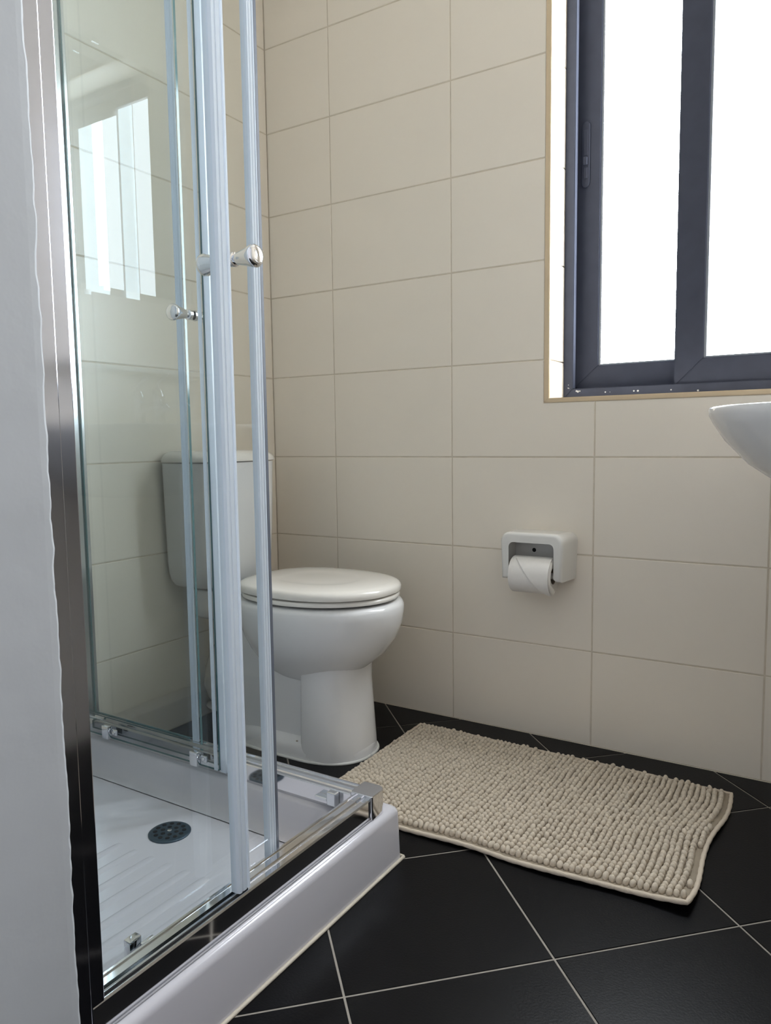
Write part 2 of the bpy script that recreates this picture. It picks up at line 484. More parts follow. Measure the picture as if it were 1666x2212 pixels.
# ------------------------------------------------------------------ window
win = tag(empty('window_1', (WX0, 0.14, WZ0)), 'sliding window with two frosted panes in dark grey frames', 'window', kind='structure')
INV = Matrix.Translation((-WX0, -0.14, -WZ0))
def keep(o, inv):           # parent an object built in world coordinates under an offset empty
    o.matrix_parent_inverse = inv
    return o
def wpart(o): return keep(o, INV)
FY0, FY1 = 0.108, 0.190
FW = 0.026
def ring_frame(name, x0, x1, z0, z1, wl, wr, wb, wt, y0, y1, mat, parent, inv, bevel=0.0015):
    """mitred four-member frame as one mesh"""
    bm = bmesh.new()
    Iq = [(x0 + wl, z0 + wb), (x1 - wr, z0 + wb), (x1 - wr, z1 - wt), (x0 + wl, z1 - wt)]
    Oq = [(x0, z0), (x1, z0), (x1, z1), (x0, z1)]
    for k in range(4):
        j = (k + 1) % 4
        mitre_strip(bm, (Iq[k], Iq[j]), (Oq[k], Oq[j]), y0, y1)
    bmesh.ops.bevel(bm, geom=list(bm.edges), offset=bevel, segments=2, affect='EDGES')
    o = from_bm(name, bm, mat, parent)
    if inv is not None: o.matrix_parent_inverse = inv
    return o
fx0, fx1, fz0, fz1 = WX0 + 0.0005, WX1 - 0.0005, WZ0 + 0.0005, WZ1 - 0.0005
frame = ring_frame('frame', fx0, fx1, fz0, fz1, FW, FW, 0.027, FW, FY0, FY0 + 0.022, 'dark_frame', win, INV)
bm = bmesh.new()
bm_box(bm, (fx0, FY0 + 0.022, fz0), (fx0 + 0.012, FY1, fz1)); bm_box(bm, (fx1 - 0.012, FY0 + 0.022, fz0), (fx1, FY1, fz1))
bm_box(bm, (fx0, FY0 + 0.022, fz0), (fx1, FY1, fz0 + 0.022)); bm_box(bm, (fx0, FY0 + 0.022, fz1 - 0.022), (fx1, FY1, fz1))
wpart(from_bm('track', bm, 'dark_frame', win))
# outer (left) sash and inner (right) sash
def sash(x0, x1, z0, z1, y0, y1, wl, wr, wb, latch, py):
    s = ring_frame('sash', x0, x1, z0, z1, wl, wr, wb, 0.056, y0, y1, 'dark_frame', win, INV)
    gx0, gx1, gz0, gz1 = x0 + wl, x1 - wr, z0 + wb, z1 - 0.056
    b = ring_frame('glazing_bead', gx0 - 0.0005, gx1 + 0.0005, gz0 - 0.0005, gz1 + 0.0005, 0.0065, 0.0065, 0.005, 0.005, y0 + 0.004, y1 - 0.004, 'bead', s, None, 0.0008)
    bm = bmesh.new(); bm_box(bm, (gx0 + 0.001, py - 0.003, gz0 + 0.001), (gx1 - 0.001, py + 0.003, gz1 - 0.001))
    p = from_bm('pane', bm, 'pane', s); p['label'] = 'bright frosted glass pane'
    if latch:
        # recessed pull latch on the jamb-side stile
        lx, lz0, lz1 = x0 + 0.0285, 1.455, 1.622
        bm = bmesh.new()
        n = 8; pts = []
        for k in range(n + 1):
            a = math.pi + math.pi * k / n; pts.append((lx + 0.011 * math.cos(a), lz0 + 0.011 + 0.011 * math.sin(a)))
        for k in range(n + 1):
            a = math.pi * k / n; pts.append((lx + 0.011 * math.cos(a), lz1 - 0.011 + 0.011 * math.sin(a)))
        loft(bm, [[(x, y0 + 0.0005, z) for x, z in pts], [(x, y0 - 0.003, z) for x, z in pts],
                  [(lx + (x - lx) * 0.86, y0 - 0.0042, (lz0 + lz1) / 2 + (z - (lz0 + lz1) / 2) * 0.985) for x, z in pts]])
        bm_box(bm, (lx - 0.0055, y0 - 0.0052, 1.535), (lx + 0.0055, y0 - 0.0035, 1.600), 0.0006, 1)
        bm_box(bm, (lx - 0.0050, y0 - 0.0100, 1.512), (lx + 0.0052, y0 - 0.0036, 1.531), 0.0012, 2)
        bm_box(bm, (lx - 0.0050, y0 - 0.0065, 1.478), (lx + 0.0052, y0 - 0.0036, 1.506), 0.001, 1)
        o = from_bm('latch', bm, 'dark_frame', s)
    return s
sash(fx0 + 0.0135, 1.272, fz0 + 0.026, fz1 - 0.026, 0.148, 0.174, 0.0675, 0.060, 0.062, True, 0.157)
sash(1.203, fx1 - 0.020, fz0 + 0.020, fz1 - 0.020, 0.117, 0.145, 0.068, 0.060, 0.068, False, 0.137)
# plaster specks stuck on the lower frame
bm = bmesh.new()
for (x, z, r) in ((0.935, 0.932, .0016), (0.936, 0.940, .0011), (0.9375, 0.931, .0011), (0.962, 0.9215, .0032), (0.958, 0.923, .0026), (0.967, 0.9225, .002),
                  (1.035, 0.917, .0022), (1.047, 0.9166, .001), (1.118, 0.9165, .0028), (1.108, 0.9168, .0022), (1.199, 0.9155, .0020), (1.262, 0.911, .0026)):
    lathe(bm, [(0.0001, -0.0008), (r * .8, -0.0006), (r, 0.0004)], 'y', 7, (x, FY0 - 0.0002, z))
wpart(from_bm('plaster_speck', bm, 'dust', win))

# ------------------------------------------------------------------ shower tray
TX1, TY1, TZ = 0.887, -0.7045, 0.106     # outer corner and rim height
def rrect(x0, x1, y0, y1, r, z, n=6, rs=None):
    rs = rs or (r, r, r, r)
    out = []
    for (cx, cy, a0, rr) in ((x1 - rs[0], y1 - rs[0], 0, rs[0]), (x0 + rs[1], y1 - rs[1], 90, rs[1]), (x0 + rs[2], y0 + rs[2], 180, rs[2]), (x1 - rs[3], y0 + rs[3], 270, rs[3])):
        for k in range(n + 1):
            a = math.radians(a0 + 90 * k / n)
            out.append((cx + rr * math.cos(a), cy + rr * math.sin(a), z))
    return out
tx0, ty0 = 0.002, ROOM_N + 0.002
tray = tag(empty('shower_tray', (0.45, -1.05, 0)), 'white acrylic shower tray with ribbed floor', 'shower tray')
TINV = Matrix.Translation((-0.45, 1.05, 0))
bm = bmesh.new()
e = 0.013
rings = [rrect(tx0, TX1 + 0.002, ty0, TY1 + 0.002, 0.012, 0.0005),
         rrect(tx0, TX1, ty0, TY1, 0.014, TZ - e)]
for k in range(1, 6):
    a = math.radians(90 * k / 5)
    d = e * (1 - math.cos(a)); h = TZ - e + e * math.sin(a)
    rings.append(rrect(tx0 + d * .3, TX1 - d, ty0 + d * .3, TY1 - d, 0.014, h))
ix0, ix1, iy0, iy1 = 0.050, 0.818, ROOM_N + 0.052, -0.792
for (d, z, r) in ((0, TZ, .05), (0.004, TZ - 0.004, .05), (0.012, TZ - 0.03, .05), (0.020, 0.058, .055), (0.030, 0.049, .06), (0.048, 0.0455, .06)):
    rings.append(rrect(ix0 + d, ix1 - d, iy0 + d, iy1 - d, r, z))
R = loft(bm, rings, True, False)
# ribbed floor as a height field inside the last ring
last = rings[-1]
bx0, bx1, by0, by1 = ix0 + 0.048, ix1 - 0.048, iy0 + 0.048, iy1 - 0.048
DRX, DRY = 0.494, -0.925
def floor_h(x, y):
    z = 0.0455 - 0.003 * max(0, 1 - math.hypot(x - DRX, y - DRY) / 0.5)
    # ribs run along y, rounded ends, only on the camera side of the drain
    if -1.36 < y < -1.0 and 0.20 < x < 0.78:
        ph = (x - 0.20) / 0.0445
        fr = abs((ph % 1.0) - 0.5) * 2
        end = min(1, max(0, (y + 1.325) / 0.02)) * min(1, max(0, (-0.985 - (0.05 if x < 0.42 else 0.0) - y) / 0.03))
        prof = max(0.0, 1 - (fr / 0.42) ** 2) if fr < 0.42 else 0
        z += 0.0032 * math.sqrt(prof) * end
    return z
nx, ny = 220, 90
grid = [[bm.verts.new((bx0 + (bx1 - bx0) * i / nx, by0 + (by1 - by0) * j / ny, floor_h(bx0 + (bx1 - bx0) * i / nx, by0 + (by1 - by0) * j / ny) - 0.0003)) for i in range(nx + 1)] for j in range(ny + 1)]
for j in range(ny):
    for i in range(nx):
        bm.faces.new((grid[j][i], grid[j][i + 1], grid[j + 1][i + 1], grid[j + 1][i]))
# filler faces between rounded ring corners and the height field are covered by a floor disc just beneath
bm.faces.new([bm.verts.new((x, y, 0.0440)) for x, y, z in last])
body = keep(from_bm('tray_body', bm, 'acrylic', tray), TINV); shade(body, 50)
# drain
bm = bmesh.new()
lathe(bm, [(0.0405, 0.0), (0.0405, 0.0035), (0.038, 0.0052), (0.034, 0.0056), (0.0001, 0.0060)], 'z', 40, (DRX, DRY, 0.0425))
drain = keep(from_bm('drain_grate', bm, 'grate', tray), TINV); shade(drain, 35)
drain['label'] = 'round dark drain grate with holes'
bm = bmesh.new()
for ringr, cnt in ((0.0145, 6), (0.0275, 12)):
    for k in range(cnt):
        a = 2 * math.pi * (k + 0.3) / cnt
        lathe(bm, [(0.0044, 0.0), (0.0044, 0.0006), (0.0001, 0.0007)], 'z', 10, (DRX + ringr * math.cos(a), DRY + ringr * math.sin(a), 0.0425 + 0.0056))
hol = from_bm('grate_holes', bm, 'hole', drain)
bm = bmesh.new(); lathe(bm, [(0.0045, 0), (0.0045, 0.0012), (0.003, 0.002), (0.0001, 0.0022)], 'z', 14, (DRX, DRY, 0.0425 + 0.006))
from_bm('screw', bm, 'chrome', drain)
# silicone bead along the floor
bm = bmesh.new()
tube(bm, [(TX1 + 0.004, ROOM_N + 0.004, 0.0015), (TX1 + 0.004, -1.2, 0.0012), (TX1 + 0.0042, -1.0, 0.0018), (TX1 + 0.0038, -0.8, 0.0012), (TX1 + 0.0042, TY1 + 0.003, 0.0015)], 0.0032, 8)
tube(bm, [(TX1 + 0.0035, TY1 + 0.004, 0.0015), (0.6, TY1 + 0.0042, 0.0015), (0.3, TY1 + 0.004, 0.0015), (0.004, TY1 + 0.004, 0.0015)], 0.0030, 8)
keep(from_bm('silicone_bead', bm, 'silicone', tray, smooth=True), TINV)

# ------------------------------------------------------------------ shower enclosure
enc = tag(empty('shower_enclosure', (TX1, TY1, TZ)), 'corner shower enclosure of clear glass with chrome rails and sliding doors', 'shower')
EINV = Matrix.Translation((-TX1, -TY1, -TZ))
ETOP = 2.03
RZ0, RZ1 = TZ + 0.0005, 0.1475
AX0, AX1 = 0.829, 0.8705        # rail A (along y) cross section in x
BY0, BY1 = -0.7825, -0.741      # rail B (along x) cross section in y
NEAR = ROOM_N + 0.0005
def profile_sweep(bm, prof, along, a0, a1, flip=False):
    """prof: (u, z) loop; along 'y': u=x ; along 'x': u = y"""
    def P3(u, z, s): return (u, s, z) if along == 'y' else (s, u, z)
    loft(bm, [[P3(u, z, a0) for u, z in prof], [P3(u, z, a1) for u, z in prof]])
def rail_prof(i, o, z0, z1):
    """i: inner coordinate, o: outer coordinate (inner = shower side)"""
    w = o - i
    return [(i, z0), (o, z0), (o, z1 - 0.005), (o - 0.0012 * (1 if w > 0 else -1), z1 - 0.0015), (i + w * 0.90, z1 - 0.0015), (i + w * 0.87, z1 - 0.004),
            (i + w * 0.62, z1 - 0.004), (i + w * 0.58, z1), (i + w * 0.46, z1), (i + w * 0.42, z1 - 0.0045), (i + w * 0.16, z1 - 0.0045), (i + w * 0.13, z1 - 0.0025),
            (i + w * 0.04, z1 - 0.0025), (i, z1 - 0.005)]
for zz0, zz1 in ((RZ0, RZ1), (ETOP - 0.045, ETOP)):
    bm = bmesh.new(); profile_sweep(bm, rail_prof(AX0, AX1, zz0, zz1), 'y', NEAR + 0.03, -0.765)
    o = keep(from_bm('rail', bm, 'chrome', enc), EINV)
    bm = bmesh.new(); profile_sweep(bm, rail_prof(BY0, BY1, zz0, zz1), 'x', 0.046, 0.8475)
    o = keep(from_bm('rail', bm, 'chrome', enc), EINV)
    # corner connector
    bm = bmesh.new()
    loft(bm, [rrect(0.8265, 0.8755, -0.785, -0.7365, 0.004, z, 4, (0.016, .003, .003, .003)) for z in (zz0, zz0 + 0.001, zz1 + 0.003)] +
             [rrect(0.8275, 0.8745, -0.784, -0.7375, 0.004, zz1 + 0.0045, 4, (0.016, .003, .003, .003))])
    # notch is suggested by a step towards the inside
    o = keep(from_bm('corner_connector', bm, 'chrome', enc), EINV); shade(o, 30)
# grey sealing strip under the outer rail edge
bm = bmesh.new()
bm_box(bm, (AX1 + 0.0002, NEAR + 0.03, TZ + 0.0002), (AX1 + 0.0032, -0.775, TZ + 0.0028), 0.0008, 1)
keep(from_bm('sealing_strip', bm, 'seal_grey', enc), EINV)
# wall profiles
def wall_profile(lo, hi, along):
    bm = bmesh.new()
    x0, y0 = lo; x1, y1 = hi
    bm_box(bm, (x0, y0, RZ0), (x1, y1, ETOP), 0.0015, 2)
    return bm
# near profile (on the front wall): telescoping pair
o = keep(from_bm('wall_profile', wall_profile((AX0 + 0.006, NEAR), (AX1 + 0.004, NEAR + 0.026), 'y'), 'profile', enc), EINV)
o = keep(from_bm('wall_profile', wall_profile((AX0 + 0.002, NEAR + 0.0262), (AX1 - 0.0005, NEAR + 0.0465), 'y'), 'profile', enc), EINV)
# far profile on the toilet wall
o = keep(from_bm('wall_profile', wall_profile((0.0005, BY0 + 0.004), (0.026, BY1 + 0.002), 'x'), 'alu', enc), EINV)
o = keep(from_bm('wall_profile', wall_profile((0.0262, BY0 + 0.008), (0.050, BY1 - 0.002), 'x'), 'alu', enc), EINV)

def pane_box(name, lo, hi, thin_axis, parent, inv):
    """glass slab: big faces clear, rim faces green"""
    bm = bmesh.new(); bm_box(bm, lo, hi)
    bm.normal_update()
    for f in bm.faces:
        f.material_index = 0 if abs(f.normal[thin_axis]) > 0.5 else 1
    o = from_bm(name, bm, ['glass', 'glass_edge'], parent)
    if inv is not None: o.matrix_parent_inverse = inv
    return o
GX_FIX, GX_DOOR = 0.8605, 0.8190     # glass planes of side A
GY_FIX, GY_DOOR = -0.7510, -0.7925   # glass planes of side B
GT = 0.003
def ribbed_strip(bm, u0, u1, v0, v1, z0, z1, axis):
    """vertical seal: flat ribbed face; axis 'A' -> u = y, v = x ; axis 'B' -> u = x, v = y"""
    w = u1 - u0; d = v1 - v0
    pts = [(0, 0), (1, 0), (1, .7), (.93, 1), (.80, 1), (.77, .88), (.70, .88), (.66, .97), (.40, .97), (.36, .9), (.30, .9), (.26, 1), (.08, 1), (0, .7)]
    ring = []
    for a, b in pts:
        u, v = u0 + a * w, v0 + b * d
        ring.append((v, u) if axis == 'A' else (u, v))
    loft(bm, [[(x, y, z0) for x, y in ring], [(x, y, z1) for x, y in ring]])
# --- side A fixed panel
fa = pane_box('fixed_panel', (GX_FIX - GT, NEAR + 0.030, RZ1 - 0.006), (GX_FIX + GT, -1.108, ETOP - 0.03), 0, enc, EINV)
fa['label'] = 'clear glass fixed panel'
bm = bmesh.new(); ribbed_strip(bm, -1.1265, -1.1015, GX_FIX - 0.007, GX_FIX + 0.008, RZ1 + 0.001, ETOP - 0.045, 'A')
o = from_bm('edge_strip', bm, 'seal', fa); o['label'] = 'pale ribbed plastic edge strip'
bm = bmesh.new(); bm_box(bm, (GX_FIX + GT + .0002, NEAR + 0.0475, RZ1 - 0.0055), (GX_FIX + GT + 0.0020, -1.105, RZ1 + 0.0008))
o = from_bm('bottom_gasket', bm, 'dark_rubber', fa)
# --- side A sliding door
da = pane_box('sliding_door', (GX_DOOR - GT, -1.368, 0.122), (GX_DOOR + GT, -0.9995, ETOP - 0.02), 0, enc, EINV)
da['label'] = 'clear glass sliding door'
bm = bmesh.new(); ribbed_strip(bm, -1.0085, -0.992, GX_DOOR - 0.006, GX_DOOR + 0.006, 0.124, ETOP - 0.03, 'A')
from_bm('edge_strip', bm, 'seal', da)
bm = bmesh.new(); bm_box(bm, (GX_DOOR - 0.004, -0.9918, 0.124), (GX_DOOR + 0.0050, -0.9845, ETOP - 0.03), 0.0008, 1)
from_bm('magnet_strip', bm, 'magnet', da)
# --- side B fixed panel
fbp = pane_box('fixed_panel', (0.046, GY_FIX - GT, RZ1 - 0.006), (0.4075, GY_FIX + GT, ETOP - 0.03), 1, enc, EINV)
fbp['label'] = 'clear glass fixed panel'
bm = bmesh.new(); ribbed_strip(bm, 0.386, 0.405, GY_FIX - GT - 0.0002, GY_FIX - GT - 0.0042, RZ1 + 0.001, ETOP - 0.045, 'B')
o = from_bm('edge_strip', bm, 'seal', fbp)
bm = bmesh.new()
bm_box(bm, (0.0502, GY_FIX - GT - 0.003, RZ1 + 0.0005), (0.0545, GY_FIX - GT - 0.0002, ETOP - 0.046))
bm_box(bm, (0.0545, GY_FIX - GT - 0.003, RZ1 + 0.0005), (0.376, GY_FIX - GT - 0.0002, RZ1 + 0.0050))
from_bm('gasket', bm, 'glass_edge', fbp)
# --- side B sliding door
db = pane_box('sliding_door', (0.065, GY_DOOR - GT, 0.120), (0.502, GY_DOOR + GT, ETOP - 0.02), 1, enc, EINV)
db['label'] = 'clear glass sliding door'
bm = bmesh.new(); ribbed_strip(bm, 0.4905, 0.4995, GY_DOOR - GT - 0.0002, GY_DOOR - GT - 0.0030, 0.121, ETOP - 0.03, 'B')
from_bm('edge_strip', bm, 'seal', db)
bm = bmesh.new(); bm_box(bm, (0.5025, GY_DOOR + 0.0005, 0.116), (0.5180, GY_DOOR + 0.0058, ETOP - 0.03), 0.0008, 1)
from_bm('magnet_strip', bm, 'seal', db)
# door knobs (one each side of each pane)
KNOB = [(0.0001, 0.0), (0.0098, 0.0002), (0.0098, 0.0040), (0.0072, 0.0050), (0.0072, 0.0085), (0.0080, 0.0100), (0.0098, 0.020), (0.0140, 0.037), (0.0162, 0.0435), (0.0160, 0.047), (0.0135, 0.0505), (0.0090, 0.0525), (0.0001, 0.0532)]
def knob(axis, center, sgn, parent):
    bm = bmesh.new(); lathe(bm, KNOB, axis, 28, center, sgn)
    o = from_bm('knob', bm, 'chrome', parent); shade(o, 50); o['label'] = 'chrome cone-shaped door knob'
    bm = bmesh.new()
    c = list(center); k = 'xyz'.index(axis); c[k] += sgn * 0.0051
    lathe(bm, [(0.0101, 0), (0.0106, 0.001), (0.0106, 0.0025), (0.0101, 0.0033)], axis, 24, c, sgn)
    from_bm('collar', bm, 'chrome', o, smooth=True)
for sg in (1, -1):
    knob('x', (GX_DOOR + sg * (GT + 0.0003), -1.053, 1.062), sg, da)
    knob('y', (0.468, GY_DOOR + sg * (GT + 0.0003), 1.052), sg, db)
# bottom guide clips of the doors
def clip_piece(axis, s, parent, zc=0.136):
    bm = bmesh.new()
    if axis == 'A':
        g = GX_DOOR
        bm_box(bm, (g - GT - 0.013, s - 0.010, zc - 0.014), (g - GT - 0.0003, s + 0.010, zc + 0.013), 0.0018, 2)
        bm_box(bm, (g + GT + 0.0003, s + 0.001, zc - 0.006), (g + GT + 0.0055, s + 0.022, zc + 0.009), 0.0015, 2)
    else:
        g = GY_DOOR
        bm_box(bm, (s - 0.012, g - GT - 0.013, zc - 0.016), (s + 0.010, g - GT - 0.0003, zc + 0.015), 0.0018, 2)
        bm_box(bm, (s + 0.014, g - GT - 0.0045, zc - 0.006), (s + 0.030, g - GT - 0.0003, zc + 0.008), 0.0015, 2)
    o = from_bm('guide_clip', bm, 'chrome', parent); shade(o, 30); o['label'] = 'small chrome guide clip'
    bm = bmesh.new()
    if axis == 'A': lathe(bm, [(0.0001, 0), (0.004, 0), (0.004, 0.003), (0.0001, 0.0045)], 'x', 14, (g - GT - 0.013, s, zc), -1)
    else: lathe(bm, [(0.0001, 0), (0.0042, 0), (0.0042, 0.003), (0.0001, 0.0045)], 'y', 14, (s + 0.021, g - GT - 0.0046, zc + 0.001), -1)
    from_bm('screw', bm, 'chrome', o)
clip_piece('A', -1.268, da, 0.134); clip_piece('A', -1.058, da, 0.130)
clip_piece('B', 0.155, db, 0.137); clip_piece('B', 0.441, db, 0.137)
# door stop block at the open end of rail B
bm = bmesh.new()
bm_box(bm, (0.752, BY0 - 0.0145, TZ + 0.018), (0.780, BY0 - 0.0003, TZ + 0.025), 0.0012, 1)
bm_box(bm, (0.780, BY0 - 0.0145, TZ + 0.012), (0.800, BY0 - 0.0003, TZ + 0.038), 0.0018, 2)
o = keep(from_bm('door_stop', bm, 'alu', enc), EINV)

# ------------------------------------------------------------------ toilet
YC = -0.345
toilet = tag(empty('toilet', (0.36, YC, 0)), 'white close-coupled toilet with its lid closed', 'toilet')
TLI = Matrix.Translation((-0.36, -YC, 0))
def egg(xc, af, ab, b, z, n=48, pf=1.0, pb=0.8, yc=YC, tilt=0.0):
    out = []
    for i in range(n):
        t = 2 * math.pi * i / n
        c, s = math.cos(t), math.sin(t)
        p = pf if c > 0 else pb
        x = xc + (af if c > 0 else ab) * math.copysign(abs(c) ** p, c)
        y = yc + b * math.copysign(abs(s) ** p, s)
        out.append((x, y, z + tilt * (x - xc)))
    return out
# bowl
bm = bmesh.new()
rings = [egg(0.42, 0.075, 0.10, 0.070, 0.175), egg(0.42, 0.118, 0.14, 0.095, 0.208), egg(0.425, 0.150, 0.165, 0.120, 0.236), egg(0.43, 0.184, 0.185, 0.145, 0.268),
         egg(0.43, 0.212, 0.20, 0.163, 0.306), egg(0.43, 0.227, 0.213, 0.174, 0.343), egg(0.43, 0.232, 0.218, 0.179, 0.372), egg(0.43, 0.232, 0.219, 0.1795, 0.389),
         egg(0.43, 0.228, 0.216, 0.1765, 0.396), egg(0.43, 0.219, 0.210, 0.169, 0.4005), egg(0.43, 0.20, 0.19, 0.15, 0.401)]
loft(bm, rings)
# deck under the cistern
def rr_ring(x0, x1, hw, z, r): return rrect(x0, x1, YC - hw, YC + hw, r, z, 6)
o = keep(from_bm('bowl', bm, 'ceramic', toilet, smooth=True), TLI); shade(o, 60)
bm = bmesh.new()
loft(bm, [rr_ring(0.07, 0.29, 0.085, 0.318, .02), rr_ring(0.055, 0.30, 0.098, 0.330, .025), rr_ring(0.05, 0.31, 0.103, 0.350, .025), rr_ring(0.05, 0.31, 0.103, 0.388, .025), rr_ring(0.055, 0.305, 0.098, 0.398, .025)])
o = keep(from_bm('cistern_deck', bm, 'ceramic', toilet), TLI); shade(o, 60)
# pedestal: front column and narrower rear body on a common foot
bm = bmesh.new()
def col(z, front, b, back=0.43, xc=0.475, pb=0.35): return egg(xc, front - xc, xc - back, b, z, 48, 0.92, pb)
loft(bm, [col(0.0, 0.577, 0.109), col(0.03, 0.575, 0.1085), col(0.08, 0.571, 0.107), col(0.14, 0.566, 0.105), col(0.19, 0.563, 0.103), col(0.23, 0.566, 0.104), col(0.255, 0.578, 0.107)])
loft(bm, [rrect(0.15, 0.47, YC - .096, YC + .096, 0.05, 0.02), rrect(0.15, 0.47, YC - .088, YC + .088, 0.05, 0.05), rrect(0.15, 0.47, YC - .084, YC + .084, 0.05, 0.12), rrect(0.16, 0.47, YC - .088, YC + .088, 0.05, 0.20),
          rrect(0.20, 0.47, YC - .100, YC + .100, 0.05, 0.26), rrect(0.23, 0.47, YC - .118, YC + .118, 0.05, 0.31), rrect(0.24, 0.47, YC - .125, YC + .125, 0.05, 0.35)])
loft(bm, [egg(0.42, 0.158, 0.27, 0.1105, 0.0, 48, 0.85, 0.55), egg(0.42, 0.158, 0.27, 0.1105, 0.018, 48, 0.85, 0.55), egg(0.42, 0.150, 0.265, 0.105, 0.040, 48, 0.85, 0.55), egg(0.42, 0.12, 0.25, 0.085, 0.055, 48, 0.85, 0.55)])
o = keep(from_bm('pedestal', bm, 'ceramic', toilet), TLI); shade(o, 55)
# fixing screw cap and caulk line round the foot
bm = bmesh.new()
lathe(bm, [(0.0001, 0.003), (0.004, 0.0025), (0.0055, 0)], 'y', 12, (0.425, YC - 0.099, 0.040), -1)
keep(from_bm('fixing_screw', bm, 'card', toilet), TLI)
bm = bmesh.new()
ring_path = egg(0.42, 0.1615, 0.2735, 0.1145, 0.002, 72, 0.85, 0.55)
ring_path = ring_path + [ring_path[0]]
tube(bm, ring_path, 0.0042, 8)
keep(from_bm('caulk_line', bm, 'white_caulk', toilet, smooth=True), TLI)
# seat ring and lid
bm = bmesh.new()
loft(bm, [egg(0.435, 0.206, 0.195, 0.164, 0.4072), egg(0.435, 0.213, 0.20, 0.173, 0.4085), egg(0.435, 0.215, 0.201, 0.174, 0.413), egg(0.435, 0.212, 0.20, 0.172, 0.4185), egg(0.435, 0.20, 0.19, 0.163, 0.420)])
o = keep(from_bm('seat', bm, 'seat', toilet), TLI); shade(o, 60)
bm = bmesh.new()
def lidr(s, z): return egg(0.435, 0.214 * s, 0.208 * s, 0.173 * s, z, 48, 0.91, 0.72)
loft(bm, [lidr(0.975, 0.4225), lidr(0.995, 0.4235), lidr(1.0, 0.4275), lidr(0.998, 0.434), lidr(0.982, 0.4395), lidr(0.95, 0.4430), lidr(0.88, 0.4455), lidr(0.72, 0.4475),
          lidr(0.56, 0.4478), lidr(0.50, 0.4470), lidr(0.45, 0.4462), lidr(0.30, 0.4460), lidr(0.1, 0.4460)])
o = keep(from_bm('lid', bm, 'seat', toilet), TLI); shade(o, 60); o['label'] = 'cream closed lid'
for s in (-1, 1):
    bm = bmesh.new()
    tube(bm, [(0.222, YC + s * 0.055, 0.415), (0.222, YC + s * 0.095, 0.415)], 0.0105, 14)
    keep(from_bm('hinge', bm, 'seat', toilet, smooth=True), TLI)
# cistern: D-shaped plan, sides lean in slightly towards the bottom
def tank(hw, d, z, r=0.055, x0=0.012): return rrect(x0, x0 + d, YC - hw, YC + hw, r, z, 8, (r, 0.02, 0.02, r))
cis_bm = bmesh.new()
loft(cis_bm, [tank(0.088, 0.115, 0.4015, 0.05), tank(0.106, 0.135, 0.4045, 0.055), tank(0.120, 0.150, 0.412, 0.058), tank(0.131, 0.161, 0.426, 0.06), tank(0.1375, 0.1675, 0.447, 0.06), tank(0.1405, 0.170, 0.475, 0.06), tank(0.1435, 0.174, 0.57, 0.06), tank(0.1475, 0.178, 0.745, 0.06)])
cis = keep(from_bm('cistern', cis_bm, 'ceramic', toilet), TLI); shade(cis, 50)
bm = bmesh.new()
loft(bm, [tank(0.147, 0.178, 0.7465, 0.06), tank(0.151, 0.183, 0.749, 0.062), tank(0.1505, 0.1825, 0.756, 0.062), tank(0.1465, 0.1785, 0.7635, 0.062), tank(0.139, 0.171, 0.770, 0.06), tank(0.129, 0.161, 0.7745, 0.058), tank(0.115, 0.147, 0.7768, 0.055), tank(0.06, 0.09, 0.7776, 0.035, 0.03)])
o = from_bm('cistern_lid', bm, 'seat', cis); shade(o, 60)
bm = bmesh.new()
lathe(bm, [(0.0001, 0), (0.012, 0), (0.012, 0.002), (0.0045, 0.0035), (0.004, 0.010), (0.0062, 0.014), (0.0055, 0.019), (0.0022, 0.023), (0.0016, 0.052), (0.0001, 0.0525)], 'z', 16, (0.093, YC, 0.7772))
o = from_bm('flush_knob', bm, 'chrome', cis); shade(o, 50)
# waste outlet behind the pedestal
bm = bmesh.new()
path = [(0.24, YC, 0.235), (0.19, YC, 0.232), (0.14, YC, 0.215), (0.105, YC, 0.185), (0.088, YC, 0.150), (0.084, YC, 0.115), (0.088, YC, 0.085), (0.092, YC, 0.058)]
tube(bm, path, [0.055, 0.058, 0.060, 0.061, 0.058, 0.061, 0.054, 0.042], 20)
o = keep(from_bm('trap_outlet', bm, 'ceramic_cream', toilet, smooth=True), TLI)
bm = bmesh.new(); lathe(bm, [(0.045, 0.0), (0.060, 0.003), (0.061, 0.008), (0.048, 0.013)], 'z', 28, (0.092, YC, 0.046))
o2 = from_bm('collar', bm, 'ceramic_cream', o, smooth=True)
bm = bmesh.new(); lathe(bm, [(0.042, 0.0005), (0.044, 0.004), (0.038, 0.010), (0.038, 0.05)], 'z', 24, (0.092, YC, 0.0))
keep(from_bm('waste_pipe', bm, 'pipe_grey', toilet, smooth=True), TLI)

# ------------------------------------------------------------------ paper holder and roll
hold = tag(empty('toilet_paper_holder', (0.91, 0, 0.5)), 'glossy white ceramic paper holder mounted on the tiles', 'paper holder')
HI = Matrix.Translation((-0.91, 0, -0.5))
HX0, HX1, HZ0, HZ1, HD = 0.820, 1.001, 0.4385, 0.5590, 0.098
bm = bmesh.new()
